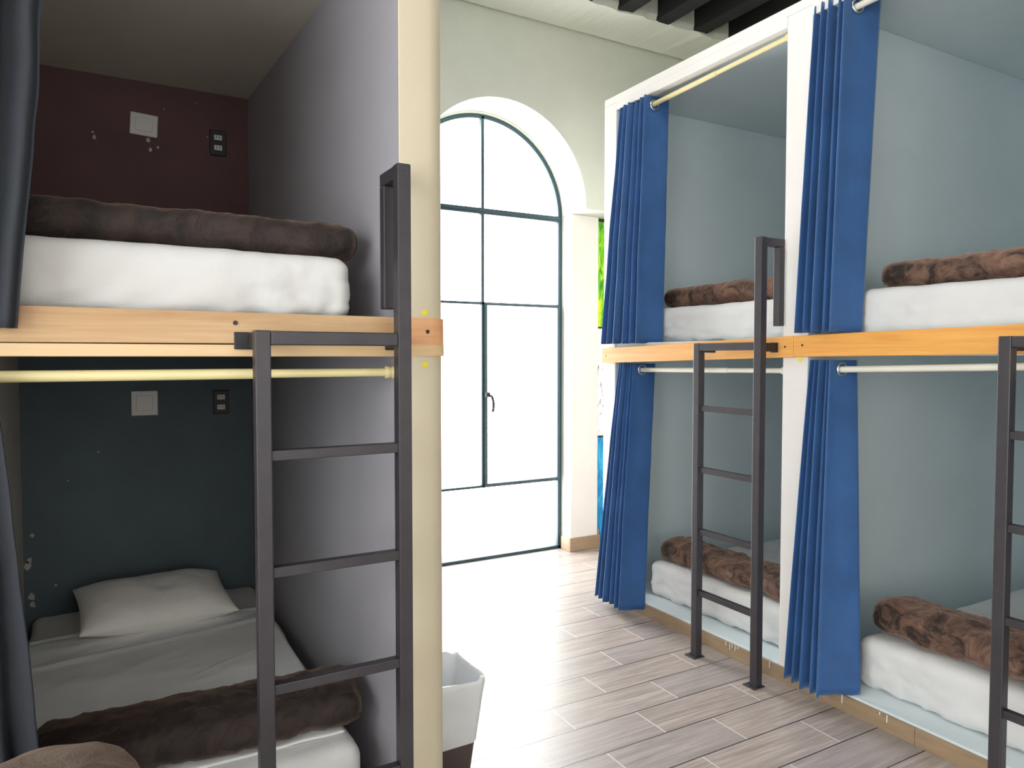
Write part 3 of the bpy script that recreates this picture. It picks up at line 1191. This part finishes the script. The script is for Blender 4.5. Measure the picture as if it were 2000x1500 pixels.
# ------------------------------------------------------------------ waste bin behind the post
def rrect(w, d, r, n=8):
    pts = []
    for cx, cy, a0 in ((w - r, d - r, 0), (-w + r, d - r, 90), (-w + r, -d + r, 180), (w - r, -d + r, 270)):
        for i in range(n + 1):
            a = R(a0 + 90 * i / n)
            pts.append((cx + r * math.cos(a), cy + r * math.sin(a)))
    return pts


def loft(bm, secs, close_bottom=True):
    prev = None
    for pts, z in secs:
        cur = [bm.verts.new((x, y, z(x, y) if callable(z) else z)) for x, y in pts]
        if prev:
            n = len(cur)
            for i in range(n):
                bm.faces.new((prev[i], prev[(i + 1) % n], cur[(i + 1) % n], cur[i]))
        elif close_bottom:
            bm.faces.new(cur[::-1])
        prev = cur


bm = bmesh.new()
loft(bm, [(rrect(0.078, 0.095, 0.03), 0.0), (rrect(0.112, 0.132, 0.035), 0.325), (rrect(0.106, 0.126, 0.033), 0.325), (rrect(0.074, 0.09, 0.028), 0.01)])
o = obj('waste_bin', bm, M['bin'], smooth=True)
o.data.set_sharp_from_angle(angle=R(50))
o.location = (1.022, 2.318, 0)
tag(o, 'dark brown plastic waste bin on the floor behind the cream post', 'bin')
bm = bmesh.new()
secs = []
for k, (w, d, z) in enumerate(((0.092, 0.108, 0.108), (0.094, 0.111, 0.112), (0.099, 0.117, 0.16), (0.105, 0.124, 0.22), (0.111, 0.131, 0.28), (0.117, 0.137, 0.322), (0.116, 0.136, 0.335), (0.110, 0.130, 0.336), (0.104, 0.124, 0.325), (0.092, 0.11, 0.25), (0.078, 0.094, 0.12), (0.06, 0.07, 0.03))):
    pts = rrect(w, d, 0.034, 14)
    amp = 0.003 if k < 9 else 0.006
    q = []
    for i, (x, y) in enumerate(pts):
        f = 1 + (fbm((x * 3, y * 3, z * 0.6), 9, 31) * amp * 14 * 0.6) * (0.25 if k in (5, 6, 7) else 1) * 0.5
        q.append((x * f, y * f))
    secs.append((q, z))
loft(bm, [(p, (lambda zz, kk: (lambda x, y: zz + fbm((x, y, kk), 16, 33) * (0.022 if kk in (6, 7) else 0.006 if kk < 2 else 0.0)))(z, k)) for k, (p, z) in enumerate(secs)], close_bottom=False)
o = obj('bin_liner', bm, M['liner'], smooth=True)
o.location = (1.022, 2.318, 0)
tag(o, 'crinkled white plastic bag lining the waste bin behind the cream post', 'bin liner')

# ------------------------------------------------------------------ plush pouf at the lower left corner
pf = thing('pouf', 'round taupe plush pouf at the lower left, before the shade-darkened blue curtain', 'pouf', (-0.115, 1.60, 0))
bm = bmesh.new()
n = 56


def lathe(bm, prof, n, fn=None):
    rings_ = []
    for r, z in prof:
        ring = []
        for i in range(n):
            a = 2 * math.pi * i / n
            p = Vector((r * math.cos(a), r * math.sin(a), z))
            if fn:
                p = fn(p)
            ring.append(bm.verts.new(p))
        rings_.append(ring)
    for a, b in zip(rings_, rings_[1:]):
        for i in range(n):
            bm.faces.new((a[i], a[(i + 1) % n], b[(i + 1) % n], b[i]))
    bm.faces.new(rings_[0][::-1])
    bm.faces.new(rings_[-1])


lathe(bm, [(0.12, 0.0), (0.15, 0.015), (0.158, 0.10), (0.16, 0.3), (0.158, 0.54)], n)
obj('body', bm, M['taupe'], pf, smooth=True)
bm = bmesh.new()
cush = [(0.15, 0.53), (0.168, 0.545), (0.175, 0.565), (0.173, 0.59), (0.165, 0.615), (0.15, 0.637), (0.125, 0.653), (0.09, 0.664), (0.05, 0.670), (0.008, 0.672)]
lathe(bm, cush, n, lambda p: p + Vector((0, 0, fbm(p, 9, 41) * 0.008)))
obj('seat_cushion', bm, M['taupe'], pf, smooth=True)

# ------------------------------------------------------------------ light
w = bpy.data.worlds.new('sky')
sc.world = w
w.use_nodes = True
bg = w.node_tree.nodes['Background']
bg.inputs[0].default_value = (1.0, 1.0, 1.0, 1)
bg.inputs[1].default_value = 12.0


def area(name, loc, rot, sx, sy, power, col=(1, 1, 1), portal=False):
    d = bpy.data.lights.new(name, 'AREA')
    d.shape = 'RECTANGLE'
    d.size, d.size_y = sx, sy
    d.energy = power
    d.color = col
    if portal:
        d.cycles.is_portal = True
    o = bpy.data.objects.new(name, d)
    C.objects.link(o)
    o.location = loc
    o.rotation_euler = rot
    return o


area('window_portal', (CX, YB + 0.32, 1.6), (R(-90), 0, 0), 1.4, 3.2, 1, portal=True)
# added fill lights without a real source: behind, beside and above the camera aisle
area('front_fill_light', (0.9, YF + 0.05, 1.75), (R(90), 0, 0), 3.2, 2.6, 36, (1.0, 0.98, 0.95))
area('side_fill_light', (XL + 0.05, -0.1, 1.75), (R(90), 0, R(-90)), 3.6, 2.6, 140, (0.96, 0.98, 1.0))
area('ceiling_fill_light', (1.7, 2.4, 3.68), (0, 0, 0), 0.9, 1.6, 16, (1.0, 0.98, 0.95))

sc.view_settings.view_transform = 'Standard'
sc.view_settings.look = 'Medium High Contrast'
sc.view_settings.exposure = 0.0
sc.view_settings.gamma = 1.25
sc.cycles.use_denoising = True
sc.cycles.max_bounces = 10
sc.cycles.diffuse_bounces = 6
sc.cycles.transparent_max_bounces = 12
sc.cycles.sample_clamp_indirect = 8.0
